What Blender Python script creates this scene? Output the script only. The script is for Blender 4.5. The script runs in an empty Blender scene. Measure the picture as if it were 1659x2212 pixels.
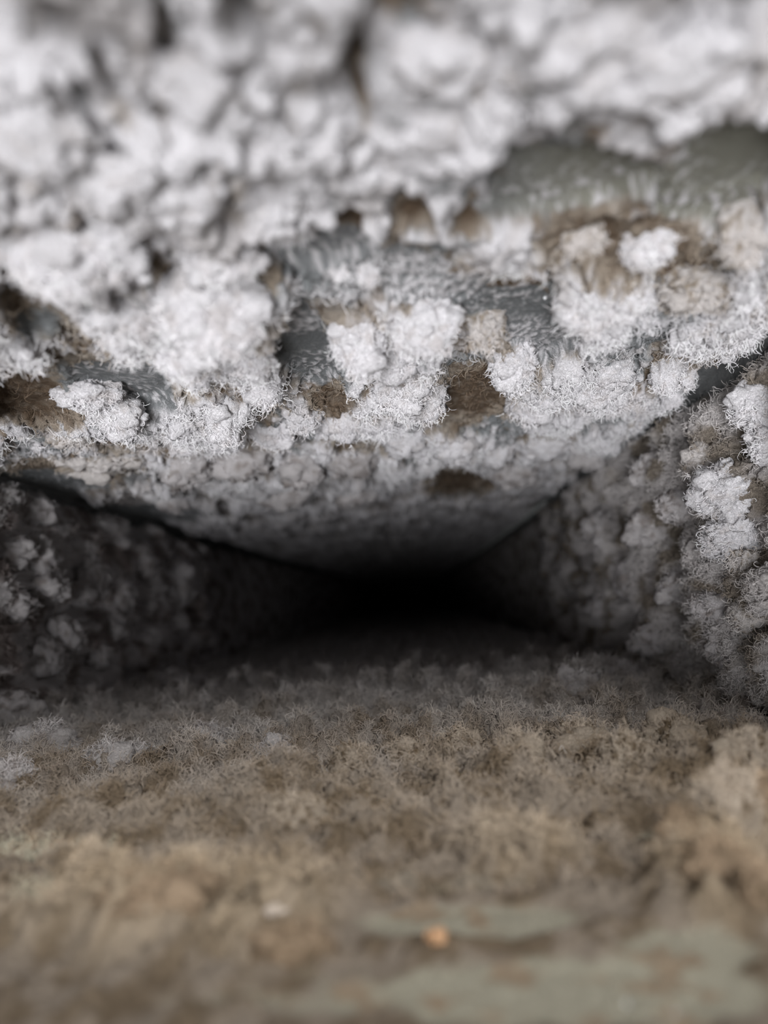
import bpy, math, random
import numpy as np
from mathutils import Matrix

# ------------------------------------------------------------------ camera, light, exposure
S = bpy.context.scene
COL = S.collection
FPX, VPX, VPY = 1660.0, 900.0, 1290.0          # focal length and vanishing point of the duct, in photo pixels
ROLL = math.radians(5.0)
CR, SR = math.cos(ROLL), math.sin(ROLL)

cd = bpy.data.cameras.new('camera')
cam = bpy.data.objects.new('camera', cd)
COL.objects.link(cam)
cd.sensor_fit = 'AUTO'
cd.sensor_width = 36.0
cd.lens = FPX / 2212.0 * 36.0
cd.shift_x = -(VPX - 829.5) / 2212.0
cd.shift_y = (VPY - 1106.0) / 2212.0
cd.clip_start = 0.005
cd.clip_end = 20.0
cd.dof.use_dof = True
cd.dof.focus_distance = 0.268
cd.dof.aperture_fstop = 6.4
cam.matrix_world = Matrix(((CR, SR, 0, 0), (0, 0, -1, 0), (-SR, CR, 0, 0), (0, 0, 0, 1)))
S.camera = cam

w = bpy.data.worlds.new('daylight')
S.world = w
w.use_nodes = True
w.node_tree.nodes['Background'].inputs[0].default_value = (1.0, 0.985, 0.96, 1)
w.node_tree.nodes['Background'].inputs[1].default_value = 0.40


def area(name, loc, target, sx, sy, power, col):
    ld = bpy.data.lights.new(name, 'AREA')
    ld.shape = 'RECTANGLE'
    ld.size, ld.size_y, ld.energy, ld.color = sx, sy, power, col
    o = bpy.data.objects.new(name, ld)
    COL.objects.link(o)
    d = np.array(target) - np.array(loc)
    from mathutils import Vector
    o.location = loc
    o.rotation_euler = Vector(d).to_track_quat('-Z', 'Y').to_euler()
    return o


area('window_light', (-0.14, -0.80, -0.27), (0.0, 0.35, 0.02), 0.30, 0.44, 20.0, (0.97, 0.975, 1.0))
area('floor_fill_light', (0.25, -0.54, 0.42), (-0.02, 0.24, -0.05), 0.36, 0.30, 8.8, (1.0, 0.985, 0.955))  # added lamp high behind the camera, brightens the duct floor

S.view_settings.view_transform = 'Standard'
S.view_settings.look = 'None'
S.view_settings.exposure = 0.0
S.view_settings.gamma = 1.0
S.view_settings.use_curve_mapping = False

# ------------------------------------------------------------------ noise
RS = np.random.RandomState(11)
ANG = RS.rand(65536).astype(np.float32) * 2 * np.pi
GX, GY = np.cos(ANG), np.sin(ANG)
J1 = RS.rand(65536).astype(np.float32)
J2 = RS.rand(65536).astype(np.float32)
J3 = RS.rand(65536).astype(np.float32)
PERM = RS.permutation(65536).astype(np.int64)
G3 = RS.normal(size=(65536, 3)).astype(np.float32)
G3 /= np.linalg.norm(G3, axis=1)[:, None]


def idx2(ix, iy, seed):
    return (((ix + seed * 37) & 255) << 8) | ((iy + seed * 91) & 255)


def perlin(x, y, seed=0):
    fx, fy = np.floor(x), np.floor(y)
    ix, iy = fx.astype(np.int64), fy.astype(np.int64)
    x = (x - fx).astype(np.float32)
    y = (y - fy).astype(np.float32)
    u = x * x * x * (x * (x * 6 - 15) + 10)
    v = y * y * y * (y * (y * 6 - 15) + 10)

    def c(a, b):
        k = idx2(ix + a, iy + b, seed)
        return GX[k] * (x - a) + GY[k] * (y - b)
    n0 = c(0, 0) * (1 - u) + c(1, 0) * u
    n1 = c(0, 1) * (1 - u) + c(1, 1) * u
    return (n0 * (1 - v) + n1 * v) * 1.5


def fbm(x, y, seed=0, o=4):
    r, a = 0, 1.0
    for k in range(o):
        r = r + a * perlin(x * 2 ** k, y * 2 ** k, seed + k * 3)
        a *= 0.5
    return r


def lumps(x, y, seed=0, r0=0.45, r1=0.85):
    """union of round bumps scattered on a unit grid, 0 .. about 0.8"""
    fx, fy = np.floor(x), np.floor(y)
    ix, iy = fx.astype(np.int64), fy.astype(np.int64)
    x = (x - fx).astype(np.float32)
    y = (y - fy).astype(np.float32)
    out = np.zeros_like(x)
    for a in (-1, 0, 1):
        for b in (-1, 0, 1):
            k = idx2(ix + a, iy + b, seed)
            r = r0 + (r1 - r0) * J3[k]
            d2 = (x - a - J1[k]) ** 2 + (y - b - J2[k]) ** 2
            out = np.maximum(out, r * np.sqrt(np.clip(1 - d2 / (r * r), 0, 1)))
    return out


def perlin3(p, seed=0):
    f = np.floor(p)
    i = f.astype(np.int64)
    t = (p - f).astype(np.float32)
    s = t * t * t * (t * (t * 6 - 15) + 10)
    out = 0
    for a in (0, 1):
        wx = s[:, 0] if a else 1 - s[:, 0]
        for b in (0, 1):
            wy = s[:, 1] if b else 1 - s[:, 1]
            for c in (0, 1):
                wz = s[:, 2] if c else 1 - s[:, 2]
                k = PERM[(PERM[(PERM[(i[:, 0] + a + seed * 131) & 65535] + i[:, 1] + b) & 65535] + i[:, 2] + c) & 65535]
                g = G3[k]
                out = out + wx * wy * wz * (g[:, 0] * (t[:, 0] - a) + g[:, 1] * (t[:, 1] - b) + g[:, 2] * (t[:, 2] - c))
    return out * 1.5


def smooth(a, b, x):
    t = np.clip((x - a) / (b - a), 0, 1)
    return t * t * (3 - 2 * t)


# ------------------------------------------------------------------ where things are
XL, XR, ZC = -0.2, 0.127, 0.0795
Y0, YJ, Y1 = 0.062, 0.70, 4.0                    # mouth, slip joint, far end of the duct


def zfloor(x):
    return -0.0545 - 0.0060 * (x - XL) / (XR - XL)


def project(x, y, z):
    cx, cz = x * CR - z * SR, x * SR + z * CR
    return VPX + FPX * cx / y, VPY - FPX * cz / y


def ray(px, py):
    a, b = (px - VPX) / FPX, (VPY - py) / FPX
    return a * CR + b * SR, -a * SR + b * CR     # x and z per unit of depth


def ell(px, py, lst, nz, soft=0.35):
    """0..1 inside a list of ellipses (centre, radii, strength), edges broken up by noise"""
    m = np.zeros_like(px)
    for cx, cy, rx, ry, s in lst:
        d = np.sqrt(((px - cx) / rx) ** 2 + ((py - cy) / ry) ** 2) + nz
        m = np.maximum(m, s * (1 - smooth(1 - soft, 1 + soft, d)))
    return m


# ------------------------------------------------------------------ materials
def new_mat(name):
    m = bpy.data.materials.new(name)
    m.use_nodes = True
    nt = m.node_tree
    b = nt.nodes['Principled BSDF']
    return m, nt, b


def dust_mat(name, bump_scale, bump_dist, amount):
    m, nt, b = new_mat(name)
    at = nt.nodes.new('ShaderNodeAttribute')
    at.attribute_name = 'dust_colour'
    tc = nt.nodes.new('ShaderNodeTexCoord')
    n = nt.nodes.new('ShaderNodeTexNoise')
    n.inputs['Scale'].default_value = bump_scale
    n.inputs['Detail'].default_value = 6
    n.inputs['Roughness'].default_value = 0.65
    n.inputs['Distortion'].default_value = 1.2
    nt.links.new(tc.outputs['Object'], n.inputs['Vector'])
    r = nt.nodes.new('ShaderNodeMapRange')
    r.inputs['From Min'].default_value = 0.3
    r.inputs['From Max'].default_value = 0.7
    r.inputs['To Min'].default_value = 1 - amount
    r.inputs['To Max'].default_value = 1 + amount
    nt.links.new(n.outputs['Fac'], r.inputs['Value'])
    mul = nt.nodes.new('ShaderNodeVectorMath')
    mul.operation = 'SCALE'
    nt.links.new(at.outputs['Color'], mul.inputs[0])
    nt.links.new(r.outputs['Result'], mul.inputs['Scale'])
    nt.links.new(mul.outputs['Vector'], b.inputs['Base Color'])
    bp = nt.nodes.new('ShaderNodeBump')
    bp.inputs['Strength'].default_value = 1.0
    bp.inputs['Distance'].default_value = bump_dist
    nt.links.new(n.outputs['Fac'], bp.inputs['Height'])
    nt.links.new(bp.outputs['Normal'], b.inputs['Normal'])
    b.inputs['Roughness'].default_value = 1.0
    b.inputs['Specular IOR Level'].default_value = 0.05
    return m


def fibre_mat():
    m, nt, b = new_mat('dust_fibre')
    at = nt.nodes.new('ShaderNodeAttribute')
    at.attribute_name = 'dust_colour'
    nt.links.new(at.outputs['Color'], b.inputs['Base Color'])
    b.inputs['Roughness'].default_value = 1.0
    b.inputs['Specular IOR Level'].default_value = 0.05
    return m


def metal_mat():
    m, nt, b = new_mat('galvanised_sheet')
    tc = nt.nodes.new('ShaderNodeTexCoord')
    v = nt.nodes.new('ShaderNodeTexVoronoi')
    v.inputs['Scale'].default_value = 90
    n = nt.nodes.new('ShaderNodeTexNoise')
    n.inputs['Scale'].default_value = 900
    n.inputs['Detail'].default_value = 4
    nt.links.new(tc.outputs['Object'], v.inputs['Vector'])
    nt.links.new(tc.outputs['Object'], n.inputs['Vector'])
    mix = nt.nodes.new('ShaderNodeMix')
    mix.data_type = 'RGBA'
    mix.inputs[0].default_value = 0.12
    ra = nt.nodes.new('ShaderNodeValToRGB')
    ra.color_ramp.elements[0].color = (0.13, 0.14, 0.145, 1)
    ra.color_ramp.elements[1].color = (0.30, 0.31, 0.31, 1)
    ra.color_ramp.elements[0].position = 0.3
    ra.color_ramp.elements[1].position = 0.75
    nt.links.new(n.outputs['Fac'], ra.inputs['Fac'])
    nt.links.new(ra.outputs['Color'], mix.inputs[6])
    bw = nt.nodes.new('ShaderNodeRGBToBW')
    nt.links.new(v.outputs['Color'], bw.inputs[0])
    nt.links.new(bw.outputs[0], mix.inputs[7])
    nt.links.new(mix.outputs[2], b.inputs['Base Color'])
    b.inputs['Metallic'].default_value = 0.35
    b.inputs['Roughness'].default_value = 0.6
    return m


M_DUST = dust_mat('dust', 1300.0, 0.0011, 0.12)
M_FLOOR = dust_mat('tufted_dust', 1100.0, 0.0011, 0.16)
M_FIBRE = fibre_mat()
M_METAL = metal_mat()

WHITE = np.array((0.80, 0.78, 0.80), np.float32)
PALE = np.array((0.60, 0.56, 0.55), np.float32)
TAN = np.array((0.34, 0.285, 0.23), np.float32)
BROWN = np.array((0.15, 0.108, 0.075), np.float32)
GREY = np.array((0.24, 0.25, 0.255), np.float32)
OLIVE = np.array((0.30, 0.295, 0.25), np.float32)


def lerp(a, b, t):
    return a + (b - a) * t[..., None]


# ------------------------------------------------------------------ mesh helpers
def mesh_obj(name, V, F, mat, parent=None, col=None, smooth_sh=True):
    me = bpy.data.meshes.new(name)
    V = np.ascontiguousarray(V, np.float32)
    F = np.ascontiguousarray(F, np.int32)
    k = F.shape[1]
    me.vertices.add(len(V))
    me.vertices.foreach_set('co', V.ravel())
    me.loops.add(F.size)
    me.loops.foreach_set('vertex_index', F.ravel())
    me.polygons.add(len(F))
    me.polygons.foreach_set('loop_start', np.arange(0, F.size, k, dtype=np.int32))
    me.polygons.foreach_set('loop_total', np.full(len(F), k, np.int32))
    if smooth_sh:
        me.polygons.foreach_set('use_smooth', np.ones(len(F), bool))
    if col is not None:
        a = me.color_attributes.new('dust_colour', 'FLOAT_COLOR', 'POINT')
        c = np.ones((len(V), 4), np.float32)
        c[:, :3] = col
        a.data.foreach_set('color', c.ravel())
    me.update()
    me.validate()
    me.materials.append(mat)
    o = bpy.data.objects.new(name, me)
    COL.objects.link(o)
    if parent is not None:
        o.parent = parent
    return o


def fibres(name, roots, dirs, lens, rad, cols, parent=None, n=6, curl=0.9, seed=0):
    """curled fibres grown from roots: real hair curves"""
    r = np.random.RandomState(seed + 5)
    N = len(roots)
    P = np.zeros((N, n, 3), np.float32)
    P[:, 0] = roots
    d = dirs / np.maximum(np.linalg.norm(dirs, axis=1), 1e-9)[:, None]
    ax = r.normal(size=(N, 3))
    ax /= np.linalg.norm(ax, axis=1)[:, None]
    step = (lens / (n - 1))[:, None]
    bend = (r.rand(N, 1) * curl + 0.15)
    for k in range(1, n):
        P[:, k] = P[:, k - 1] + d * step
        d = d + np.cross(ax, d) * bend + r.normal(size=(N, 3)) * 0.25
        d /= np.linalg.norm(d, axis=1)[:, None]
    hc = bpy.data.hair_curves.new(name)
    hc.add_curves([n] * N)
    hc.attributes['position'].data.foreach_set('vector', P.ravel())
    ra = hc.attributes.get('radius') or hc.attributes.new('radius', 'FLOAT', 'POINT')
    rr = np.repeat((rad * (0.7 + 0.6 * r.rand(N))).astype(np.float32)[:, None], n, 1)
    rr[:, -1] *= 0.5
    ra.data.foreach_set('value', rr.ravel())
    ca = hc.attributes.new('dust_colour', 'FLOAT_COLOR', 'CURVE')
    c = np.ones((N, 4), np.float32)
    c[:, :3] = cols
    ca.data.foreach_set('color', c.ravel())
    hc.materials.append(M_FIBRE)
    o = bpy.data.objects.new(name, hc)
    COL.objects.link(o)
    if parent is not None:
        o.parent = parent
    return o


def normals_grid(P):
    du = np.gradient(P, axis=1)
    dv = np.gradient(P, axis=0)
    n = np.cross(du, dv)
    return n / np.maximum(np.linalg.norm(n, axis=2), 1e-12)[..., None]


def blur(a, n, axis):
    for _ in range(2):
        c = np.cumsum(np.concatenate([np.repeat(np.take(a, [0], axis), n + 1, axis), a, np.repeat(np.take(a, [-1], axis), n, axis)], axis), axis)
        m = c.shape[axis]
        a = (np.take(c, range(2 * n + 1, m), axis) - np.take(c, range(0, m - 2 * n - 1), axis)) / (2 * n + 1)
    return a


def sheet(name, U, Vv, place, mat, out, amp, flip=False, relax=4):
    """a dust crust: grid over (U, V) whose rows are packed where the crust is steep, relaxed, then roughened along its normals"""
    u, v = np.meshgrid(U.astype(np.float32)[::2], Vv.astype(np.float32))
    P, C = place(u, v)
    st = np.linalg.norm(np.diff(P, axis=0), axis=2) / np.diff(Vv)[:, None]
    wgt = blur(blur(np.clip(st, 1, 9) + 1.0, 5, 1), 2, 0) * np.diff(Vv)[:, None]
    # keep the share of rows that each stretch of depth has
    tot = blur(wgt.mean(1, keepdims=True), 40, 0)
    wgt = wgt / tot * np.diff(np.linspace(0, 1, len(Vv)))[:, None]
    cum = np.concatenate([np.zeros((1, wgt.shape[1])), np.cumsum(wgt, 0)])
    cum /= cum[-1:]
    nu, nv = len(U), len(Vv)
    tg = np.linspace(0, 1, nv)
    yn = np.stack([np.interp(tg, cum[:, k], Vv) for k in range(cum.shape[1])], 1)
    full = np.arange(nu) / 2.0
    k0 = np.clip(full.astype(int), 0, yn.shape[1] - 1)
    k1 = np.clip(k0 + 1, 0, yn.shape[1] - 1)
    f = (full - k0)[None]
    v = (yn[:, k0] * (1 - f) + yn[:, k1] * f).astype(np.float32)
    u = np.repeat(U.astype(np.float32)[None], nv, 0)
    P, C = place(u, v)
    st = np.linalg.norm(np.diff(P, axis=1), axis=2) / np.diff(U)[None]
    wgt = blur(blur(np.clip(st, 1, 9) + 1.5, 6, 0), 2, 1)
    cum = np.concatenate([np.zeros((nv, 1)), np.cumsum(wgt / blur(wgt.mean(0, keepdims=True), 30, 1), 1)], 1)
    cum /= cum[:, -1:]
    tg = np.linspace(0, 1, nu)
    u = np.stack([np.interp(tg, cum[k], U) for k in range(nv)]).astype(np.float32)
    P, C = place(u, v)
    P = P.astype(np.float32)
    for _ in range(relax):
        P[1:-1, 1:-1] = 0.5 * P[1:-1, 1:-1] + 0.125 * (P[:-2, 1:-1] + P[2:, 1:-1] + P[1:-1, :-2] + P[1:-1, 2:])
    N = normals_grid(P)
    if (N.reshape(-1, 3) @ np.array(out)).mean() < 0:
        N = -N
    fl = P.reshape(-1, 3)
    hh = np.clip((np.abs(fl @ np.array(out) - amp[0])) / 0.004, 0.12, 1)
    q = fl + 0.0006 * np.stack([perlin3(fl / 0.0035, 71 + k) for k in range(3)], 1)
    hh = hh * (0.75 + 0.7 * perlin3(fl / 0.016, 65))
    d = 0.0025 * (np.abs(perlin3(q / 0.0052, 61)) - 0.15) + 0.0022 * (np.abs(perlin3(q / 0.0026, 62)) - 0.15) + 0.0014 * perlin3(q / 0.0014, 63)
    P = (fl + N.reshape(-1, 3) * (d * hh * amp[1])[:, None]).reshape(nv, nu, 3)
    i = np.arange(nu * nv).reshape(nv, nu)
    a, b, c, d = i[:-1, :-1].ravel(), i[:-1, 1:].ravel(), i[1:, 1:].ravel(), i[1:, :-1].ravel()
    F = np.stack((a, d, c, b) if flip else (a, b, c, d), 1)
    o = mesh_obj(name, P.reshape(-1, 3), F, mat, None, C.reshape(-1, 3))
    return o, P, C


def stuff(o, label, cat='dust'):
    o['kind'] = 'stuff'
    o['label'] = label
    o['category'] = cat
    return o


def depth_steps(a, b, c, fine, n2):
    v = [np.linspace(a, b, int((b - a) / fine), endpoint=False)]
    v.append(1.0 / np.linspace(1 / b, 1 / c, n2))
    return np.concatenate(v)


# ------------------------------------------------------------------ the duct itself
def plate(name, rows, off):
    """rows: list of (pointA, pointB) along the depth; off: outward thickness vector"""
    V = []
    for a, b in rows:
        V += [a, b, tuple(np.add(a, off)), tuple(np.add(b, off))]
    F = []
    for k in range(len(rows) - 1):
        p, q = k * 4, k * 4 + 4
        F += [(p, p + 1, q + 1, q), (p + 2, q + 2, q + 3, p + 3), (p, q, q + 2, p + 2), (p + 1, p + 3, q + 3, q + 1)]
    e = (len(rows) - 1) * 4
    F += [(0, 2, 3, 1), (e, e + 1, e + 3, e + 2)]
    o = mesh_obj(name, np.array(V), np.array(F), M_METAL, None, None, False)
    o['kind'] = 'structure'
    return o


ZFL, ZFR = zfloor(XL), zfloor(XR)
G = 0.006                                        # the far section is a little wider than the near one
ys = [(Y0, 0), (YJ, 0), (YJ + 0.001, G), (Y1, G)]
o = plate('ceiling', [((XL - g, y, ZC + g * 0.3), (XR + g, y, ZC + g * 0.3)) for y, g in ys], (0, 0, 0.0012))
o['label'] = 'galvanised sheet metal top of the duct under clumped white dust'
o = plate('floor', [((XL - g, y, ZFL - g * 0.3), (XR + g, y, ZFR - g * 0.3)) for y, g in ys], (0, 0, -0.0012))
o['label'] = 'sheet metal bottom of the duct under brown tufted dust'
o = plate('wall_left', [((XL - g, y, ZFL - g * 0.3), (XL - g, y, ZC + g * 0.3)) for y, g in ys], (-0.0012, 0, 0))
o['label'] = 'left sheet metal side of the duct under shaded grey dust'
o = plate('wall_right', [((XR + g, y, ZFR - g * 0.3), (XR + g, y, ZC + g * 0.3)) for y, g in ys], (0.0012, 0, 0))
o['label'] = 'right sheet metal side of the duct under fluffy grey dust'
o = plate('wall_back', [((XL - G, Y1, ZFR - 0.01), (XR + G, Y1, ZFR - 0.01)), ((XL - G, Y1, ZC + 0.01), (XR + G, Y1, ZC + 0.01))], (0, 0.0012, 0))
o['label'] = 'dark far end of the duct'


def seam(name, x, z, sx, sz, label):
    """folded corner seam: an L profile lip along the duct"""
    prof = [(0, 0), (0.010, 0), (0.010, 0.0012), (0.0026, 0.0022), (0.0020, 0.0028), (0.0012, 0.009), (0, 0.009)]
    V, F = [], []
    n = len(prof)
    yy = [Y0, 0.3, YJ]
    for y in yy:
        for a, b in prof:
            V.append((x + sx * a, y, z + sz * b))
    for k in range(len(yy) - 1):
        for j in range(n):
            F.append((k * n + j, k * n + (j + 1) % n, (k + 1) * n + (j + 1) % n, (k + 1) * n + j))
    o = mesh_obj(name, np.array(V), np.array(F), M_METAL, None, None, False)
    o['kind'] = 'structure'
    o['label'] = label
    return o


seam('trim_1', XL, ZC, 1, -1, 'dark folded seam where the left side meets the top')
seam('trim_2', XR, ZC, -1, -1, 'dark folded seam where the right side meets the top')

# ------------------------------------------------------------------ ceiling dust
BARE = [(690, 510, 120, 36, 1), (840, 545, 150, 40, .8), (930, 590, 120, 34, .75), (700, 600, 110, 34, .7),
        (662, 742, 76, 74, 1), (625, 665, 45, 34, .9), (1160, 700, 95, 48, 1), (1110, 645, 110, 34, .9),
        (290, 805, 80, 50, 1), (200, 800, 60, 30, .9), (1250, 350, 230, 55, 1), (1590, 320, 170, 80, 1), (1130, 395, 120, 45, .95),
        (1540, 400, 140, 50, .9), (1560, 835, 60, 50, 1), (1310, 1015, 60, 32, 1), (330, 1100, 110, 22, .8), (1210, 1100, 60, 30, .9),
        (100, 1035, 140, 22, .9), (750, 640, 90, 30, .5), (1030, 640, 60, 30, .8)]
BROWNS = [(1030, 825, 85, 66, 1), (60, 830, 95, 46, 1), (1080, 590, 95, 32, .9), (1330, 470, 190, 62, .75), (545, 605, 50, 60, .6),
          (715, 845, 46, 44, .8), (560, 525, 50, 26, .6), (985, 1030, 70, 24, .9), (760, 450, 55, 24, .9), (890, 412, 55, 22, .9),  # last ellipse of this row is a shadow painted brown
          (335, 90, 26, 50, .6), (770, 90, 22, 80, .9), (1020, 395, 40, 30, .9), (150, 1000, 150, 40, .6), (1180, 640, 60, 26, .7),
          (30, 600, 60, 50, .6), (340, 520, 60, 30, .6), (1480, 540, 90, 34, .7), (30, 1010, 90, 30, .5), (1200, 250, 90, 26, .4)]


POWDERED = [(830, 565, 240, 60, .6), (720, 610, 120, 26, .8), (960, 480, 130, 60, .7), (640, 695, 60, 22, .7), (1130, 720, 90, 40, .6), (290, 810, 50, 20, .25), (1560, 640, 110, 40, .7)]


def ceiling_height(x, y):
    nz = 0.35 * fbm(x / 0.018, y / 0.026, 5, 5)
    wx = x + 0.004 * perlin(x / 0.013, y / 0.013, 3) + 0.0014 * perlin(x / 0.004, y / 0.004, 4)
    wy = y + 0.006 * perlin(x / 0.013, y / 0.013, 8) + 0.0014 * perlin(x / 0.004, y / 0.004, 9)
    patch = smooth(-0.12, 0.12, fbm(wx / 0.034, wy / 0.052, 14, 5) + 0.04 + 0.5 * (1 - smooth(0.14, 0.20, y)) + 0.25 * smooth(0.45, 0.6, y))
    patch2 = smooth(-0.05, 0.10, fbm(wx / 0.013, wy / 0.019, 24, 4))
    side = smooth(0.004, 0.016, np.minimum(x - XL, XR - x) + 0.004 * perlin(x / 0.01, y / 0.02, 27))
    L = patch * (0.0016 + 0.0055 * lumps(wx / 0.024, wy / 0.034, 1))
    L = L + (0.25 + 0.75 * patch) * patch2 * (0.0010 + 0.0042 * lumps(wx / 0.0105, wy / 0.015, 2))
    L = L + (0.3 + 0.7 * np.maximum(patch, patch2)) * (0.0026 * lumps(wx / 0.0048, wy / 0.0064, 6))
    L = L + 0.0014 * lumps(wx / 0.0021, wy / 0.0028, 7) + 0.0009 * np.abs(fbm(wx / 0.0024, wy / 0.0024, 12, 3))
    L = L * side
    # keep the bare and brown places free, also of what would hang in front of them
    keep = 1.0
    for it in (0, 1, 2):
        px, py = project(x, y, ZC - L * (0.9, 0.5, 0.0)[it])
        bare = ell(px, py, BARE, nz, 0.22)
        brown = ell(px, py, BROWNS, 1.3 * nz, 0.45)
        keep = np.minimum(keep, 1 - np.maximum(bare, 0.85 * brown))
    powder = 0.00015 + 0.0008 * np.clip(fbm(x / 0.0020, y / 0.0032, 17, 3) + 0.05, 0, 1) * smooth(-0.5, 0.5, perlin(x / 0.02, y / 0.03, 18) + 0.1)
    dusted = ell(px, py, POWDERED, 0.6 * nz, 0.6)
    powder = powder + dusted * (0.0001 + 0.0009 * np.clip(fbm(x / 0.0016, y / 0.0034, 20, 4) + 0.25, 0, 1))
    h = keep * (0.0006 + L) + powder + 0.0006 * brown * np.abs(fbm(x / 0.002, y / 0.002, 19, 3))
    return h, bare, brown, powder, (patch * (0.55 + 0.45 * patch2) + 0.42 * patch2 * (1 - patch)) * keep


def ceiling_place(x, y):
    h, bare, brown, powder, cover = ceiling_height(x, y)
    lean = 0.35 + 0.3 * perlin(x / 0.012, y / 0.012, 41)
    P = np.stack((x + 0.0007 * perlin(x / 0.002, y / 0.002, 40) + 0.25 * h * perlin(x / 0.008, y / 0.008, 42), y + lean * h, ZC - h), -1)
    px, py = project(x, y, ZC)
    white = lerp(WHITE[None, None], PALE[None, None], smooth(0.1, 0.7, fbm(x / 0.02, y / 0.03, 50, 4)) * 0.6)
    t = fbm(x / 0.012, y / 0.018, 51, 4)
    under = lerp(np.array((0.42, 0.365, 0.31)) + 0 * white, np.array((0.25, 0.195, 0.145)) + 0 * white, smooth(-0.1, 0.35, t))  # brown dust between the white patches, partly shade put into its colour
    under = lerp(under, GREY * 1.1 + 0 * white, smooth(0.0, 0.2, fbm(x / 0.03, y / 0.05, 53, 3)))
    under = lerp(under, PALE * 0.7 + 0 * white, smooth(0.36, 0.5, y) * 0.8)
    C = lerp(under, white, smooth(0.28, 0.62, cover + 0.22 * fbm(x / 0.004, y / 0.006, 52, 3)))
    mix = np.clip(brown * 1.15, 0, 1)
    mix = mix + 0.3 * fbm(x / 0.003, y / 0.005, 54, 3) * (mix > 0.02)
    C = lerp(C, TAN + 0 * C, smooth(0.1, 0.5, mix))
    C = lerp(C, BROWN * 1.1 + 0 * C, smooth(0.5, 1.1, mix))
    base = lerp(GREY[None, None] + 0 * C, OLIVE + 0 * C, smooth(900, 1300, px) * smooth(560, 420, py))
    base = lerp(base, WHITE + 0 * C, np.clip((powder - 0.00018) / 0.0004, 0, 1) * 0.9)
    C = lerp(C, base, smooth(0.4, 0.75, bare))
    return P, C


U = np.linspace(XL + 0.0015, XR - 0.0015, 760)
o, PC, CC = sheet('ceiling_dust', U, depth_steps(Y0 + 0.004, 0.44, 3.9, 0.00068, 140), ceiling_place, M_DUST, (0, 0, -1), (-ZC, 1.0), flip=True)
stuff(o, 'clumped white and brown dust crust clinging to the duct top')
CEIL = o


def grow(name, P, C, N, ylo, yhi, length, rad, seed, parent, out, h0, h1, tone=1.0, lift=0.6, edge=0.0, n=6, curl=0.9, comb=0.0):
    """fibres on a dust sheet, most of them on its proud parts and (edge) on the rims turned away from the mouth"""
    r = np.random.RandomState(seed)
    nv, nu = P.shape[:2]
    out = np.array(out)
    nm = normals_grid(P)
    if (nm.reshape(-1, 3) @ out).mean() < 0:
        nm = -nm
    j = r.randint(1, nv - 1, N * 8)
    i = r.randint(1, nu - 1, N * 8)
    p = P[j, i]
    q = np.clip(np.abs(p @ out - h0) / h1, 0.0, 1) ** 1.5
    q = q * (1 - edge + edge * smooth(-0.1, 0.6, nm[j, i][:, 1]))
    k = (p[:, 1] > ylo) & (p[:, 1] < yhi) & (r.rand(len(p)) < q)
    j, i, p = j[k][:N], i[k][:N], p[k][:N]
    d = nm[j, i] * lift + out * (1 - lift) + r.normal(size=p.shape) * (0.55 - 0.4 * comb)
    if comb:                                     # fibres of one tuft lean together
        d = d + comb * 1.6 * np.stack([perlin3(p / 0.0045, 401 + k) for k in range(3)], 1)
    c = np.clip(C[j, i] * tone * (0.85 + 0.3 * r.rand(len(p), 1)), 0, 0.85)
    ln = length * (0.4 + 1.0 * r.rand(len(p)) ** 1.5)
    o = fibres(name, p, d, ln, rad, c, parent, n, curl, seed)
    o['kind'] = 'stuff'
    return o


grow('fibre_fuzz', PC, CC, 50000, 0.17, 0.55, 0.0036, 0.000065, 1, CEIL, (0, 0, -1), -ZC, 0.009, 1.05, 0.6, 0.8)

# ------------------------------------------------------------------ floor dust
FBARE = [(1200, 2160, 520, 90, 1), (1000, 2010, 300, 40, .8), (1410, 1835, 60, 26, .9), (130, 1860, 170, 34, .8), (60, 1960, 70, 50, .7),
         (960, 1930, 240, 30, .6), (1480, 2080, 220, 60, .8), (700, 2190, 400, 30, .7)]
FTHICK = [(330, 2020, 330, 90, 1), (1560, 1900, 130, 120, 1), (480, 1960, 250, 40, .8), (1140, 1880, 120, 30, .7), (600, 2000, 130, 70, .8)]


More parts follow.
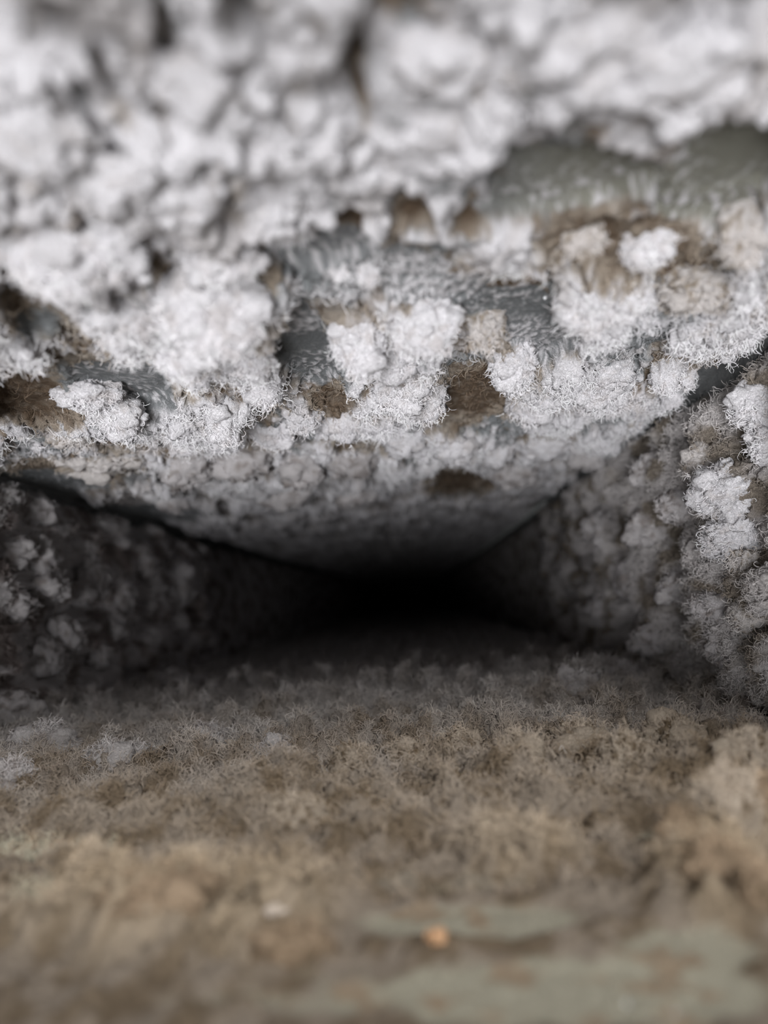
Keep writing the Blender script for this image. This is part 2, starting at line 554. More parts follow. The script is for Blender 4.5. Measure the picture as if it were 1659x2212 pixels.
def floor_height(x, y):
    zf = zfloor(x)
    px, py = project(x, y, zf)
    nz = 0.35 * fbm(x / 0.02, y / 0.025, 65, 4)
    bare = ell(px, py, FBARE, nz, 0.4)
    bare = np.maximum(bare, (1 - smooth(0.002, 0.012, np.minimum(x - XL, XR - x) + 0.004 * perlin(x / 0.01, y / 0.02, 3))) * 0.9)
    near = 1 - smooth(0.14, 0.23, y)
    thick = ell(px, py, FTHICK, nz, 0.5)
    wx = x + 0.003 * perlin(x / 0.009, y / 0.009, 63) + 0.001 * perlin(x / 0.003, y / 0.003, 64)
    wy = y + 0.003 * perlin(x / 0.009, y / 0.009, 68) + 0.001 * perlin(x / 0.003, y / 0.003, 69)
    grow_ = 0.55 + 0.45 * smooth(0.2, 0.4, y)
    L = 0.0070 * lumps(wx / 0.017, wy / 0.021, 71) * smooth(-0.4, 0.5, fbm(x / 0.04, y / 0.05, 70, 2))
    L = L + 0.0190 * lumps(wx / 0.0085, wy / 0.0105, 72, 0.4, 0.8) ** 2.0
    L = L + 0.0085 * lumps(wx / 0.0038, wy / 0.0047, 73) ** 1.7
    L = L + 0.0026 * lumps(wx / 0.0018, wy / 0.0021, 74)
    L = L + 0.0010 * np.abs(fbm(wx / 0.0022, wy / 0.0022, 76, 3))
    L = L + 0.004 * smooth(-0.05, 0.25, fbm(wx / 0.011, wy / 0.013, 77, 3))
    L = L * grow_ * (1 - 0.72 * near * (1 - thick)) * (1 + 0.15 * thick)
    h = (1 - 0.95 * bare) * (0.0008 + L) + 0.0004 * np.abs(fbm(x / 0.003, y / 0.003, 75, 3))
    return h, bare, thick, near


F_GREY = np.array((0.50, 0.472, 0.46), np.float32)
F_TAN = np.array((0.31, 0.26, 0.213), np.float32)
F_BROWN = np.array((0.18, 0.135, 0.09), np.float32)
F_METAL = np.array((0.43, 0.405, 0.325), np.float32)


def floor_place(x, y):
    h, bare, thick, near = floor_height(x, y)
    P = np.stack((x + 0.0005 * perlin(x / 0.003, y / 0.003, 40) + 0.15 * h, y, zfloor(x) + h), -1)
    t = smooth(0.19, 0.37, y + 0.05 * fbm(x / 0.04, y / 0.05, 81, 3))
    C = lerp(F_TAN[None, None] + 0 * P, F_GREY + 0 * P, t)
    br = smooth(-0.25, 0.45, fbm(x / 0.010, y / 0.013, 82, 4)) * (1 - 0.7 * t)
    C = lerp(C, F_BROWN + 0 * C, br * 0.85)
    C = lerp(C, np.array((0.45, 0.36, 0.26)) + 0 * C, 0.7 * thick * near)
    base = lerp(F_METAL[None, None] + 0 * C, np.array((0.36, 0.27, 0.19)) + 0 * C, 0.85 * smooth(0.0, 0.45, fbm(x / 0.009, y / 0.008, 83, 4)))
    base = lerp(base, F_GREY + 0 * C, t)
    C = lerp(C, base, smooth(0.5, 0.85, bare))
    return P, C


U = np.linspace(XL + 0.001, XR - 0.001, 540)
o, PF, CF = sheet('floor_dust', U, depth_steps(Y0 + 0.004, 0.46, 3.9, 0.00085, 120), floor_place, M_FLOOR, (0, 0, 1), (-0.0575, 1.1), relax=3)
stuff(o, 'brown and grey tufted dust carpet lying on the duct bottom')
FLOOR = o
grow('fibre_fuzz', PF, CF, 130000, 0.14, 0.52, 0.0040, 0.000065, 2, FLOOR, (0, 0, 1), -0.0605, 0.015, 1.25, 0.35, 0.0, 6, 0.7, 0.5)


# ------------------------------------------------------------------ wall dust
def wall_place(side):
    xb = XL if side < 0 else XR

    def place(z, y):
        sd = 100 if side < 0 else 140
        rec = np.where(y > YJ, G, 0.0)
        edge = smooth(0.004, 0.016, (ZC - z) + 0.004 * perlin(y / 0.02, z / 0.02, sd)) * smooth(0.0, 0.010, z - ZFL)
        wz = z + 0.003 * perlin(z / 0.01, y / 0.01, sd + 1) + 0.001 * perlin(z / 0.003, y / 0.003, sd + 2)
        wy = y + 0.004 * perlin(z / 0.01, y / 0.01, sd + 3) + 0.001 * perlin(z / 0.003, y / 0.003, sd + 4)
        far = smooth(0.7, 0.78, y)
        pa = smooth(-0.15, 0.15, fbm(wz / 0.026, wy / 0.045, sd + 6, 4) + 0.05)
        L = pa * (0.0022 + 0.0075 * lumps(wz / 0.021, wy / 0.034, sd + 5))
        L = L + (0.4 + 0.6 * pa) * 0.0055 * lumps(wz / 0.0095, wy / 0.015, sd + 7)
        L = L + 0.0028 * lumps(wz / 0.0044, wy / 0.006, sd + 8) + 0.0014 * lumps(wz / 0.002, wy / 0.0028, sd + 9)
        L = L + 0.006 * np.exp(-((y - YJ + 0.018) / 0.012) ** 2) * (1 + 0.6 * perlin(z / 0.012, y / 0.02, sd + 11)) * (y < YJ)
        h = edge * (0.0012 + L * (1 - 0.7 * far)) + 0.0003
        h = np.where(np.abs(y - YJ - 0.004) < 0.004, 0.0003, h)
        P = np.stack((xb + side * rec - side * h, y + 0.25 * h, z - 0.12 * h), -1)
        b = smooth(-0.1, 0.45, fbm(z / 0.018, y / 0.028, sd + 12, 4))
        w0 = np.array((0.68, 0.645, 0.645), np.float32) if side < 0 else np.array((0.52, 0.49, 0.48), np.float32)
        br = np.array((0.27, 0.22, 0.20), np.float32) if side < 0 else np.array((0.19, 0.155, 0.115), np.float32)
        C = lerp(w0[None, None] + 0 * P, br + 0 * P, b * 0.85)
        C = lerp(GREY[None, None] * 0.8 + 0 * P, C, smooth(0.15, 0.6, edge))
        return P, C
    return place


Z = np.linspace(ZFR + 0.001, ZC - 0.001, 330)
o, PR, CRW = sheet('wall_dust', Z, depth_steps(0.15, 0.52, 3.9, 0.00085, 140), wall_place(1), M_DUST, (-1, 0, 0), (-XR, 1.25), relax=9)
stuff(o, 'fluffy grey dust crust on the right side of the duct')
RIGHT = o
grow('fibre_fuzz', PR, CRW, 40000, 0.2, 0.55, 0.0034, 0.000065, 3, RIGHT, (-1, 0, 0), -XR, 0.010, 1.15, 0.6, 0.3)
Z = np.linspace(ZFL + 0.001, ZC - 0.001, 230)
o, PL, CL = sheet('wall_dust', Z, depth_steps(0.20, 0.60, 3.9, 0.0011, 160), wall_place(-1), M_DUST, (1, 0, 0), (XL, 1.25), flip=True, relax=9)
stuff(o, 'shaded grey dust crust in ragged ridges on the left side of the duct')
LEFT = o
grow('fibre_fuzz', PL, CL, 16000, 0.3, 0.6, 0.0034, 0.000065, 4, LEFT, (1, 0, 0), XL, 0.010, 1.1, 0.6, 0.6)

# ------------------------------------------------------------------ single clumps
import bmesh


def ico(n):
    bm = bmesh.new()
    bmesh.ops.create_icosphere(bm, subdivisions=n, radius=1.0)
    V = np.array([v.co[:] for v in bm.verts], np.float32)
    F = np.array([[v.index for v in f.verts] for f in bm.faces], np.int32)
    bm.free()
    V /= np.linalg.norm(V, axis=1)[:, None]
    return V, F


ICO = {k: ico(k) for k in (3, 4, 5)}
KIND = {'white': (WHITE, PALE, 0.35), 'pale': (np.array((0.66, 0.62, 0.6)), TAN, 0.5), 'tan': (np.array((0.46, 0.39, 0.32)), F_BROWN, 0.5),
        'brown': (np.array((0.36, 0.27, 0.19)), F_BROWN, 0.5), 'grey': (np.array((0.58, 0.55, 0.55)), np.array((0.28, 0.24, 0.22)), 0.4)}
count = [0]


def clump(surf, px, py, wp, hp, kind, label, group, name='dust_clump', cat='dust clump', rough=1.0, fr=1.0, depth=0.8):
    """one lump of dust that stands out at photo pixel (px, py), wp x hp pixels large, stuck to a side of the duct"""
    count[0] += 1
    sd = 200 + count[0] * 7
    r = np.random.RandomState(sd)
    rx, rz = ray(px, py)
    # distance along the ray to a plane a little in front of the crust there
    H, hl, y = 0.008, 0.003, 0.3
    for it in range(5):
        g = H * 0.3 + hl
        if surf == 'c':
            y = (ZC - g) / rz
        elif surf == 'f':
            y = (zfloor(rx * y) + g) / rz
        elif surf == 'r':
            y = (XR - g) / rx
        else:
            y = (XL + g) / rx
        W = wp * y / FPX
        if surf in 'cf':
            D = W * depth
            H = max(hp * y / FPX - D * abs(rz) * 0.5, 0.30 * min(W, hp * y / FPX * 1.5))
        else:
            D = hp * y / FPX                     # along the sheet's height
            H = max(W - 0.5 * D * abs(rx), 0.3 * W)
        ga, gb = np.meshgrid(np.linspace(-0.4, 0.4, 7), np.linspace(-0.4, 0.4, 7))
        if surf == 'c':
            hh = ceiling_height(rx * y + ga * W, y + gb * D)[0]
        elif surf == 'f':
            hh = floor_height(rx * y + ga * W, y + gb * D)[0]
        else:
            hh = np.abs(wall_place(1 if surf == 'r' else -1)(rz * y + ga * D, y + gb * W)[0][..., 0] - (XR if surf == 'r' else XL))
        hl = float(np.percentile(hh, 65)) * 0.85
    sub = 5 if wp * hp > 7000 and 0.17 < y < 0.45 else 3 if wp * hp < 2500 or y > 0.6 else 4
    n, F = ICO[sub]
    q = n.copy()
    warp = np.stack([perlin3(n * 2.2 + 9.1 * k, sd) for k in range(3)], 1)
    q = n + 0.35 * warp * rough
    R = 1 + 0.42 * perlin3(q * 1.6, sd + 1) + rough * (0.42 * np.abs(perlin3(q * 3.4, sd + 2)) + 0.26 * np.abs(perlin3(q * 7, sd + 3)))
    R = R + rough * (0.13 * np.abs(perlin3(q * 14, sd + 4)))
    if sub > 3:
        R = R + rough * 0.08 * np.abs(perlin3(q * 28, sd + 5))
    R = R / 1.15
    p = n * R[:, None]
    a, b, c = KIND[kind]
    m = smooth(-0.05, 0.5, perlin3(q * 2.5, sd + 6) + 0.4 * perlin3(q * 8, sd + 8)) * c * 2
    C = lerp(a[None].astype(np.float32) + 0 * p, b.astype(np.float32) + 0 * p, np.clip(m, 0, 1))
    if surf == 'c':
        V = p * np.array((W / 2, D / 2, H * 0.85))
        V[:, 1] -= np.minimum(V[:, 2], 0) * 0.35       # hanging tips lean inwards
        loc = (rx * y, y, ZC - hl - H * 0.02)
        out = np.array((0, 0.15, -1.0))
    elif surf == 'f':
        V = p * np.array((W / 2, D / 2, H * 0.85))
        loc = (rx * y, y, zfloor(rx * y) + hl + H * 0.02)
        out = np.array((0, -0.1, 1.0))
    else:
        sg = -1 if surf == 'r' else 1
        V = p * np.array((H * 0.7, max(W, D) * 0.55, D / 2))
        loc = ((XR if surf == 'r' else XL) + sg * (hl + H * 0.05), y, rz * y)
        out = np.array((sg, 0.2, -0.15))
    o = mesh_obj(name, V, F, M_FLOOR if surf == 'f' else M_DUST, None, C)
    o.location = loc
    o['label'] = label
    o['category'] = cat
    o['group'] = group
    if wp * hp > 3000:
        nl = 3 if wp * hp < 7000 else 4
        n4, F4 = ICO[3]
        hang = V @ out / np.linalg.norm(out)
        cand = np.argsort(-hang + r.rand(len(V)) * 0.7 * hang.max())[:len(V) // 3]
        for q_ in range(nl):
            c0 = V[cand[r.randint(len(cand))]] * 0.86
            sz = (0.16 + 0.14 * r.rand()) * min(W, 1.6 * max(H, D * 0.5))
            Rl = 1 + 0.35 * perlin3(n4 * 2 + q_ * 7.3, sd + 21) + rough * (0.45 * np.abs(perlin3(n4 * 4 + q_ * 3.1, sd + 22)) + 0.2 * np.abs(perlin3(n4 * 9 + q_, sd + 23)))
            vl = n4 * Rl[:, None] * sz * np.array((1, 0.8, 0.8))
            cl = lerp(a[None].astype(np.float32) + 0 * vl, b.astype(np.float32) + 0 * vl, np.full(len(vl), 0.4 * c * r.rand()))
            lo_ = mesh_obj('lobe', vl, F4, M_FLOOR if surf == 'f' else M_DUST, o, cl)
            lo_.location = c0
    if fr > 0:
        nm = np.zeros(len(V) * 3)
        o.data.vertices.foreach_get('normal', nm)
        nm = nm.reshape(-1, 3)
        wgt = np.clip(nm @ out, 0, 1) + 0.25
        wgt *= np.clip(np.abs(V[:, 0 if surf in 'lr' else 2]) / H, 0.05, 1)
        N = int(np.clip(fr * wp * hp / 16, 120, 2600))
        k = r.choice(len(V), N, p=wgt / wgt.sum())
        d = nm[k] + out * 0.4 + r.normal(size=(N, 3)) * 0.6
        ln = (0.0012 + 0.0030 * r.rand(N) ** 1.6)
        f = fibres('fringe', V[k], d, ln, 0.000065, np.clip(C[k] * (0.9 + 0.25 * r.rand(N, 1)), 0, 0.85), o, 6, 1.1, sd)
        f['kind'] = 'stuff'
    return o


CG = 'dust clumps hanging from the duct top'
for a in [
    # px, py, w, h, kind, roughness, label
    (455, 680, 210, 150, 'white', .8, 'large smooth faced white dust clump on the duct top, left of the bare grey strip'),
    (385, 765, 110, 120, 'white', .7, 'long white dust tongue hanging beside the dark bare patch at the left'),
    (545, 665, 110, 110, 'pale', 1.2, 'knobbly pale dust clump ending at the dark bare oval'),
    (270, 690, 170, 80, 'white', 1.2, 'spongy white dust clump left of the large smooth clump'),
    (775, 740, 110, 110, 'white', .8, 'streaked white dust tongue right of the dark bare oval'),
    (915, 685, 150, 90, 'white', .7, 'domed white dust clump with ringed wrinkles above the brown patch'),
    (850, 770, 110, 80, 'white', 1.0, 'lumpy white dust clump between the streaked tongue and the brown patch'),
    (870, 845, 120, 70, 'white', .7, 'smooth capped white dust clump with curled fibres left of the brown patch'),
    (920, 870, 80, 60, 'white', 1.3, 'frayed white dust clump hanging lowest beside the brown patch'),
    (565, 835, 75, 70, 'white', .5, 'fan shaped smooth white dust flake below the dark bare oval'),
    (545, 775, 80, 50, 'white', 1.2, 'small crumbly white dust clump left of the dark bare oval'),
    (655, 900, 80, 60, 'white', .9, 'rounded white dust clump below the fan shaped flake'),
    (590, 935, 100, 60, 'white', .7, 'broad flat white dust clump lowest under the fan shaped flake'),
    (480, 925, 80, 70, 'white', .9, 'folded white dust clump left of the fan shaped flake'),
    (740, 915, 90, 60, 'white', .9, 'ridged white dust clump under the smooth capped one'),
    (190, 865, 130, 55, 'white', .8, 'pitted bony white dust clump under the left brown patch'),
    (255, 905, 90, 60, 'white', 1.2, 'ragged white dust tuft at the end of the pitted clump'),
    (150, 940, 110, 50, 'pale', 1.2, 'thin pale dust clump below the pitted one, near the left seam'),
    (210, 1000, 150, 50, 'pale', 1.1, 'long pale dust clump just above the left corner seam'),
    (1445, 800, 80, 75, 'white', .45, 'smooth white dust plate near the right corner seam'),
    (1490, 815, 36, 36, 'white', .3, 'small square white dust flake beside the smooth plate'),
    (1280, 665, 140, 70, 'white', 1.2, 'woolly white dust clump right of the bare patch with the bright speck'),
    (1350, 640, 110, 60, 'white', 1.2, 'fuzzy white dust clump under the tan ledge'),
    (1320, 800, 90, 50, 'white', 1.2, 'frayed white dust clump between the bare patch and the smooth plate'),
    (1050, 715, 80, 70, 'pale', 1.0, 'pale dust lip with a curled edge above the brown patch'),
    (1110, 800, 90, 80, 'white', 1.2, 'curly white dust clump along the right rim of the brown patch'),
    (1150, 880, 110, 60, 'white', .8, 'broad white dust clump below the curly rim of the brown patch'),
    (1290, 860, 110, 50, 'white', .8, 'flat white dust clump under the frayed one near the right corner'),
    (1400, 530, 110, 70, 'white', .8, 'bright white dust clump sitting in the tan ledge'),
    (1260, 505, 90, 60, 'pale', 1.0, 'cream dust clump at the left end of the tan ledge'),
    (1510, 610, 150, 70, 'pale', 1.2, 'fluffy cream dust bank right of the woolly clump'),
    (1610, 500, 110, 90, 'pale', .8, 'cracked cream dust crust at the right above the fluffy bank'),
    (610, 482, 150, 60, 'white', .8, 'blurred white dust clump hanging just above the bare grey strip'),
    (795, 585, 50, 40, 'white', .8, 'small white dust drip in the middle of the bare grey strip'),
    (735, 590, 36, 26, 'white', .8, 'tiny white dust drip left of the one amid the bare strip'),
    (620, 612, 40, 34, 'white', .9, 'small white dust knob at the left end of the bare strip'),
    (480, 560, 150, 70, 'white', 1.0, 'white dust clump above the large smooth faced one'),
    (140, 560, 250, 120, 'white', .9, 'wide white dust bank above the left brown patch'),
    (90, 280, 240, 190, 'white', .7, 'biggest blurred white dust mass nearest the lens at the upper left'),
    (250, 400, 200, 90, 'white', .9, 'blurred white dust clump right below the biggest mass'),
    (400, 430, 180, 80, 'white', .9, 'blurred lumpy white dust clump in the middle of the left half of the top'),
    (640, 330, 220, 90, 'white', .8, 'blurred broad white dust clump above the middle of the duct top'),
    (800, 380, 160, 80, 'white', .7, 'smooth blurred white dust clump over the small brown hollow'),
    (960, 290, 160, 80, 'white', .8, 'blurred white dust clump left of the olive bare metal'),
    (1150, 250, 150, 80, 'white', .9, 'blurred white dust ridge above the olive bare metal'),
    (950, 140, 200, 110, 'white', .8, 'very blurred white dust mass at the top middle'),
    (1200, 120, 220, 110, 'white', .8, 'very blurred white dust mass at the top right of middle'),
    (1480, 170, 260, 110, 'white', .8, 'very blurred white dust mass at the upper right'),
    (640, 90, 200, 130, 'white', .8, 'very blurred white dust mass left of the brown slit'),
    (420, 180, 180, 110, 'white', .9, 'very blurred white dust clump beside the dark pit at the top left'),
    (1420, 320, 90, 40, 'pale', .9, 'blurred cream dust crumb on the olive bare metal'),
    (1075, 975, 80, 50, 'white', .8, 'small white dust knob in a row below the right rim clump'),
    (1180, 960, 110, 50, 'white', .8, 'flat white dust clump at the right of the rear row'),
    (985, 970, 90, 50, 'white', .9, 'white dust clump behind the lowest frayed one'),
    (870, 960, 90, 46, 'white', .9, 'shaded white dust clump behind the smooth capped one'),
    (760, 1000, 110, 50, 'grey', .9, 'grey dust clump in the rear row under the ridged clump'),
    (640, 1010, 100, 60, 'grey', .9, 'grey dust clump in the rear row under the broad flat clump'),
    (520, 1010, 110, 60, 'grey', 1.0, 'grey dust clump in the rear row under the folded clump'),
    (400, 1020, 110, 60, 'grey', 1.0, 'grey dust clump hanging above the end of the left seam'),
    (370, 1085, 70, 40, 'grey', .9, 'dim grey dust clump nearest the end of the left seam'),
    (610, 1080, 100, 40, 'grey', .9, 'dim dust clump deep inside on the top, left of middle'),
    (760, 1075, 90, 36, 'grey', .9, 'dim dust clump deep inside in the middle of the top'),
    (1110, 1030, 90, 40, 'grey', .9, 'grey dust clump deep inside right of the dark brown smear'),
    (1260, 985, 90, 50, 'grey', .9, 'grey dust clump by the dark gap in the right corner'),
]:
    clump('c', a[0], a[1], a[2], a[3], a[4], a[6], CG, rough=a[5], fr=1.0 if 480 < a[1] < 960 else 0.4 if a[1] > 960 else 0.0)

RG = 'dust clumps on the right side of the duct'
for a in [
    (1625, 880, 90, 90, 'white', 1.2, 'uppermost white fluffy dust clump on the right side under the dark corner'),
    (1650, 960, 70, 70, 'white', 1.2, 'fluffy white dust clump under the uppermost one on the right side'),
    (1590, 1060, 110, 110, 'white', 1.1, 'largest bright fluffy dust clump on the right side'),
    (1600, 1160, 90, 80, 'white', 1.3, 'frizzy dust clump hanging below the largest one on the right side'),
    (1640, 1210, 50, 50, 'pale', 1.3, 'small frizzy tail of dust lowest under the bright clumps'),
    (1510, 1000, 80, 80, 'pale', 1.0, 'soft grey dust clump left of the largest bright clump'),
    (1400, 1010, 70, 60, 'grey', 1.0, 'soft dust clump under the dark gap of the right corner'),
    (1480, 1090, 70, 70, 'grey', 1.0, 'grey dust clump lower left of the largest bright clump'),
    (1390, 1140, 80, 80, 'grey', 1.0, 'blurred dust clump halfway up the right side'),
    (1290, 1150, 60, 80, 'grey', .9, 'dim blurred dust clump farthest in on the right side'),
    (1360, 1250, 70, 90, 'grey', .9, 'oval blurred dust clump in the middle of the right side'),
    (1450, 1270, 70, 70, 'grey', 1.0, 'blurred dust clump right of the oval one'),
    (1300, 1320, 60, 70, 'grey', .9, 'dim dust clump below the oval one, deep inside'),
    (1430, 1380, 70, 70, 'grey', 1.0, 'rounded dust clump low on the right side'),
    (1530, 1310, 80, 60, 'grey', 1.1, 'grainy dust clump between the frizzy tail and the duct bottom'),
    (1620, 1330, 80, 70, 'pale', 1.2, 'pale tufted dust clump low on the right side near the lens'),
    (1560, 1400, 70, 70, 'grey', 1.2, 'tufted dust clump below the grainy one'),
    (1645, 1490, 50, 80, 'pale', 1.2, 'lowest pale tuft on the right side above the dark hollow'),
]:
    clump('r', a[0], a[1], a[2], a[3], a[4], a[6], RG, rough=a[5], fr=1.0 if a[0] > 1450 else 0.3)

LG = 'dust clumps on the left side of the duct'
for a in [
    (80, 1100, 70, 60, 'grey', 1.0, 'topmost dust clump on the left side right under the seam'),
    (30, 1190, 80, 70, 'grey', 1.0, 'dust clump under the topmost one on the left side'),
    (85, 1205, 70, 90, 'grey', 1.0, 'big dust clump bulging from the upper left side'),
    (110, 1270, 70, 60, 'grey', 1.0, 'dust clump under the bulging one on the left side'),
    (40, 1310, 70, 60, 'grey', 1.0, 'bright nubbly dust clump halfway down the left side'),
    (100, 1420, 60, 80, 'grey', 1.0, 'long dust clump low on the left side'),
    (150, 1370, 60, 80, 'grey', 1.0, 'hanging dust ridge right of the long clump'),
    (160, 1280, 50, 50, 'grey', 1.0, 'small dust knob on the second ridge of the left side'),
    (195, 1250, 50, 90, 'grey', 1.0, 'tall dust lump on the second ridge of the left side'),
    (200, 1420, 50, 60, 'grey', 1.0, 'dim dust lump low on the second ridge'),
    (265, 1290, 50, 80, 'grey', .9, 'dim tall dust lump on the third ridge of the left side'),
    (255, 1350, 50, 70, 'grey', .9, 'dim dust lump below the tall one on the third ridge'),
    (320, 1220, 40, 60, 'grey', .9, 'shadowed dust lump on the fourth ridge of the left side'),
    (395, 1260, 60, 110, 'grey', .9, 'shadowed ragged dust lip at the duct joint'),
    (40, 1530, 90, 70, 'grey', 1.0, 'soft dust clump lowest on the left side by the duct bottom'),
]:
    clump('l', a[0], a[1], a[2], a[3], a[4], a[6], LG, rough=a[5], fr=0.4)

FG = 'dust tufts on the duct bottom'
for a in [
    (1625, 1650, 130, 110, 'tan', 1.1, 'white capped dust heap at the right end of the duct bottom'),
    (1570, 1750, 110, 150, 'tan', 1.1, 'tall brown dust tower in front of the white capped heap'),
    (1640, 1790, 70, 90, 'brown', 1.1, 'brown dust lump right of the tall tower'),
    (1470, 1800, 80, 80, 'brown', 1.1, 'brown dust lump left of the tall tower beside the bare spot'),
    (1540, 1880, 130, 100, 'brown', 1.0, 'blurred brown dust heap nearest the lens at the right'),
    (1640, 1920, 90, 90, 'brown', 1.0, 'blurred dark brown dust heap right of the nearest one'),
    (1350, 1640, 100, 80, 'tan', 1.3, 'sharp curly dust tuft left of the white capped heap'),
    (1250, 1610, 110, 70, 'tan', 1.3, 'sharp bushy dust tuft next to the curly one'),
    (1450, 1600, 110, 70, 'tan', 1.3, 'bushy tuft behind the curly one at the right'),
    (1240, 1465, 110, 60, 'grey', 1.0, 'soft grey dust mound deep inside at the right corner'),
    (1350, 1470, 110, 60, 'grey', 1.1, 'pale dust mound right of the soft grey one'),
    (1120, 1640, 100, 80, 'tan', 1.3, 'bright frosted dust tuft in the sharp middle of the bottom'),
    (990, 1620, 90, 60, 'tan', 1.3, 'frosted dust tuft left of the brightest one'),
    (880, 1640, 80, 50, 'tan', 1.3, 'small dust tuft in the middle of the duct bottom'),
    (760, 1660, 90, 60, 'tan', 1.3, 'brownish dust tuft left of the middle one'),
    (590, 1600, 90, 50, 'grey', 1.2, 'greyish dust tuft at the left of middle'),
    (440, 1600, 110, 50, 'grey', 1.2, 'wide greyish dust tuft toward the left side'),
    (250, 1640, 120, 60, 'grey', 1.2, 'frosted grey dust tuft nearer the left side'),
    (100, 1610, 130, 70, 'grey', 1.1, 'large soft dust tuft in the left corner'),
    (30, 1680, 90, 60, 'grey', 1.2, 'sharp dust tuft at the very left of the duct bottom'),
    (640, 1760, 110, 60, 'tan', 1.2, 'tawny dust tuft in front of the middle ones'),
    (340, 1985, 220, 75, 'brown', 1.3, 'blurred tawny dust ridge close to the lens at the left'),
    (620, 1980, 160, 80, 'brown', 1.0, 'blurred ochre dust mound right of the close ridge'),
    (390, 1480, 130, 50, 'grey', 1.0, 'dim grey dust mound at the foot of the left side'),
]:
    clump('f', a[0], a[1], a[2], a[3], a[4], a[6], FG, name='dust_tuft', cat='dust tuft', rough=a[5], fr=1.6 if a[1] < 1800 else 0.3)


# ------------------------------------------------------------------ small single things
def plain(name, col, rough=0.8, emit=None):
    m, nt, b = new_mat(name)
    n = nt.nodes.new('ShaderNodeTexNoise')
    n.inputs['Scale'].default_value = 700
    ra = nt.nodes.new('ShaderNodeValToRGB')
    ra.color_ramp.elements[0].color = (*[c * 0.8 for c in col], 1)
    ra.color_ramp.elements[1].color = (*[min(1, c * 1.15) for c in col], 1)
    nt.links.new(n.outputs['Fac'], ra.inputs['Fac'])
    nt.links.new(ra.outputs['Color'], b.inputs['Base Color'])
    b.inputs['Roughness'].default_value = rough
    return m


def crumb(name, surf, px, py, size, mat, flat, label, cat, seed):
    n, F = ICO[4]
    rx, rz = ray(px, py)
    y, hl = 0.2, 0.001
    for it in range(5):
        y = (ZC - hl) / rz if surf == 'c' else (zfloor(rx * y) + hl) / rz
        ga, gb = np.meshgrid(np.linspace(-0.0015, 0.0015, 7), np.linspace(-0.0015, 0.0015, 7))
        hl = float(np.percentile((ceiling_height if surf == 'c' else floor_height)(rx * y + ga, y + gb)[0], 70))
    s = size * y / FPX / 2
    R = 1 + 0.4 * perlin3(n * 1.7, seed) + 0.15 * perlin3(n * 5, seed + 1)
    V = n * R[:, None] * np.array((s, s, s * flat))
    o = mesh_obj(name, V, F, mat)
    o.location = (rx * y, y, ZC - hl - s * flat * 0.7 if surf == 'c' else zfloor(rx * y) + hl + s * flat * 0.7)
    o['label'] = label
    o['category'] = cat
    return o


crumb('crumb', 'f', 945, 2035, 46, plain('orange_crumb', (0.42, 0.25, 0.14)), 0.8, 'small orange crumb lying on the thinly dusted metal near the lens', 'crumb', 901)
crumb('paint_flake', 'f', 590, 1918, 54, plain('pale_flake', (0.50, 0.43, 0.37)), 0.35, 'pale flake with a dark shadow lying on the brown tufts', 'flake', 911)
crumb('glint_speck', 'c', 1177, 641, 7, plain('white_glint', (0.95, 0.97, 1.0), 0.2), 0.9, 'tiny white bead painted as a glint on the bare grey metal of the duct top', 'speck', 921)


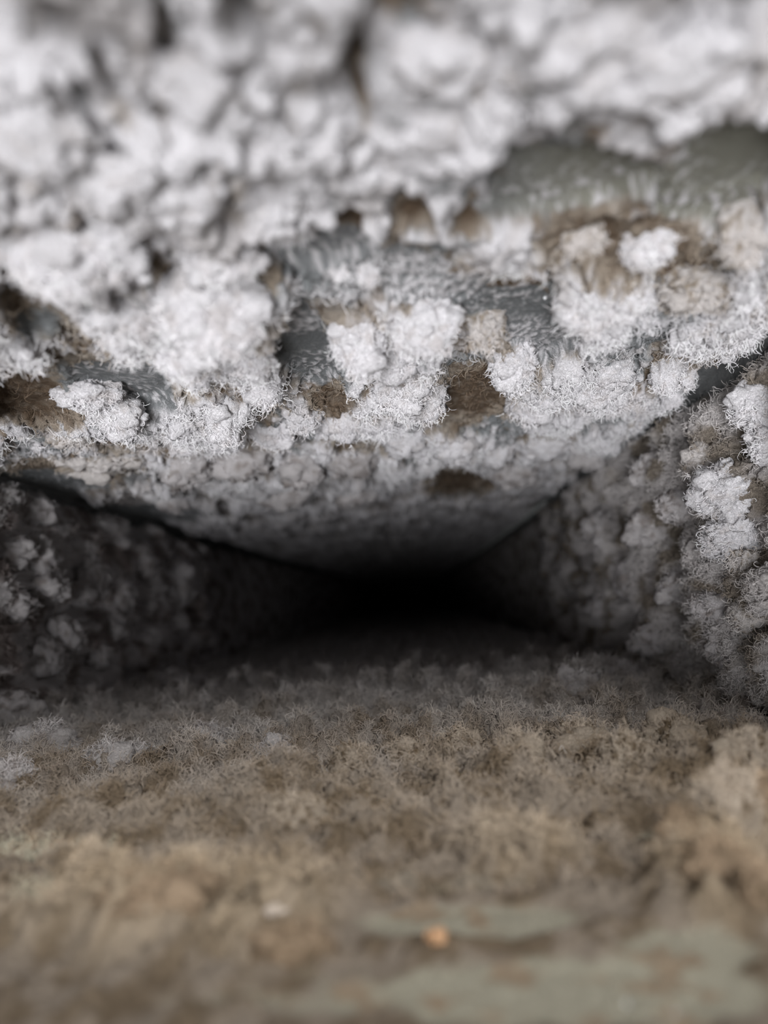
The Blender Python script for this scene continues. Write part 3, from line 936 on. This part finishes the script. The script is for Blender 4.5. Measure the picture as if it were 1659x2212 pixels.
def strand(surf, pts, label, col=(0.6, 0.57, 0.55), rad=0.00011):
    """one loose hair lying on the dust, as a thin tube along the given photo points"""
    P = []
    for px, py, lift in pts:
        rx, rz = ray(px, py)
        y, hl = 0.25, 0.004
        for it in range(5):
            y = (ZC - hl - lift) / rz if surf == 'c' else (zfloor(rx * y) + hl + lift) / rz
            ga, gb = np.meshgrid(np.linspace(-0.002, 0.002, 7), np.linspace(-0.002, 0.004, 7))
            hl = float(np.percentile((ceiling_height if surf == 'c' else floor_height)(rx * y + ga, y + gb)[0], 80))
        P.append((rx * y, y, rz * y))
    P = np.array(P)
    Q = [P[0]]
    for k in range(len(P) - 1):                  # rounded corners: Catmull-Rom through the points
        a, b, c, d = P[max(k - 1, 0)], P[k], P[k + 1], P[min(k + 2, len(P) - 1)]
        for t in np.linspace(0, 1, 7)[1:]:
            Q.append(0.5 * (2 * b + (c - a) * t + (2 * a - 5 * b + 4 * c - d) * t * t + (3 * b - a - 3 * c + d) * t ** 3))
    Q = np.array(Q)
    T = np.gradient(Q, axis=0)
    T /= np.linalg.norm(T, axis=1)[:, None]
    A = np.cross(T, (0.3, 0.8, 0.5))
    A /= np.linalg.norm(A, axis=1)[:, None]
    B = np.cross(T, A)
    V, F, m = [], [], 6
    for k in range(len(Q)):
        for g in range(m):
            th = 2 * math.pi * g / m
            V.append(Q[k] + rad * (1 - 0.5 * k / len(Q)) * (math.cos(th) * A[k] + math.sin(th) * B[k]))
    for k in range(len(Q) - 1):
        for g in range(m):
            F.append((k * m + g, k * m + (g + 1) % m, (k + 1) * m + (g + 1) % m, (k + 1) * m + g))
    o = mesh_obj('hair_strand', np.array(V), np.array(F), HAIR)
    o['label'] = label
    o['category'] = 'hair'
    o['group'] = 'loose hairs caught in the dust'
    return o


HAIR = plain('hair', (0.55, 0.52, 0.5), 0.6)
strand('c', [(972, 836, 0.0010), (975, 820, 0.0012), (984, 811, 0.0014), (991, 818, 0.0014), (992, 836, 0.0010)], 'pale looped hair standing on the brown patch of the duct top')
strand('c', [(1575, 760, 0.0014), (1574, 740, 0.0016), (1578, 720, 0.0016), (1588, 702, 0.0014)], 'thin dark bent hair above the dark right corner', rad=0.00014)
strand('c', [(1310, 785, 0.0014), (1325, 778, 0.0017), (1345, 762, 0.0017), (1360, 755, 0.0014)], 'short hair lying across the frayed clump near the smooth plate')
strand('c', [(880, 805, 0.0035), (892, 798, 0.0042), (905, 806, 0.0045), (930, 815, 0.0042), (925, 828, 0.0038)], 'curled hair on top of the smooth capped clump')
strand('c', [(1440, 940, 0.0014), (1420, 936, 0.0024), (1400, 946, 0.0035), (1386, 960, 0.0038)], 'fine hair sticking out near the right corner')
strand('f', [(1208, 1620, 0.0035), (1213, 1610, 0.0042), (1218, 1618, 0.0038), (1224, 1628, 0.0028)], 'tiny hooked hair rising from the bushy tuft')
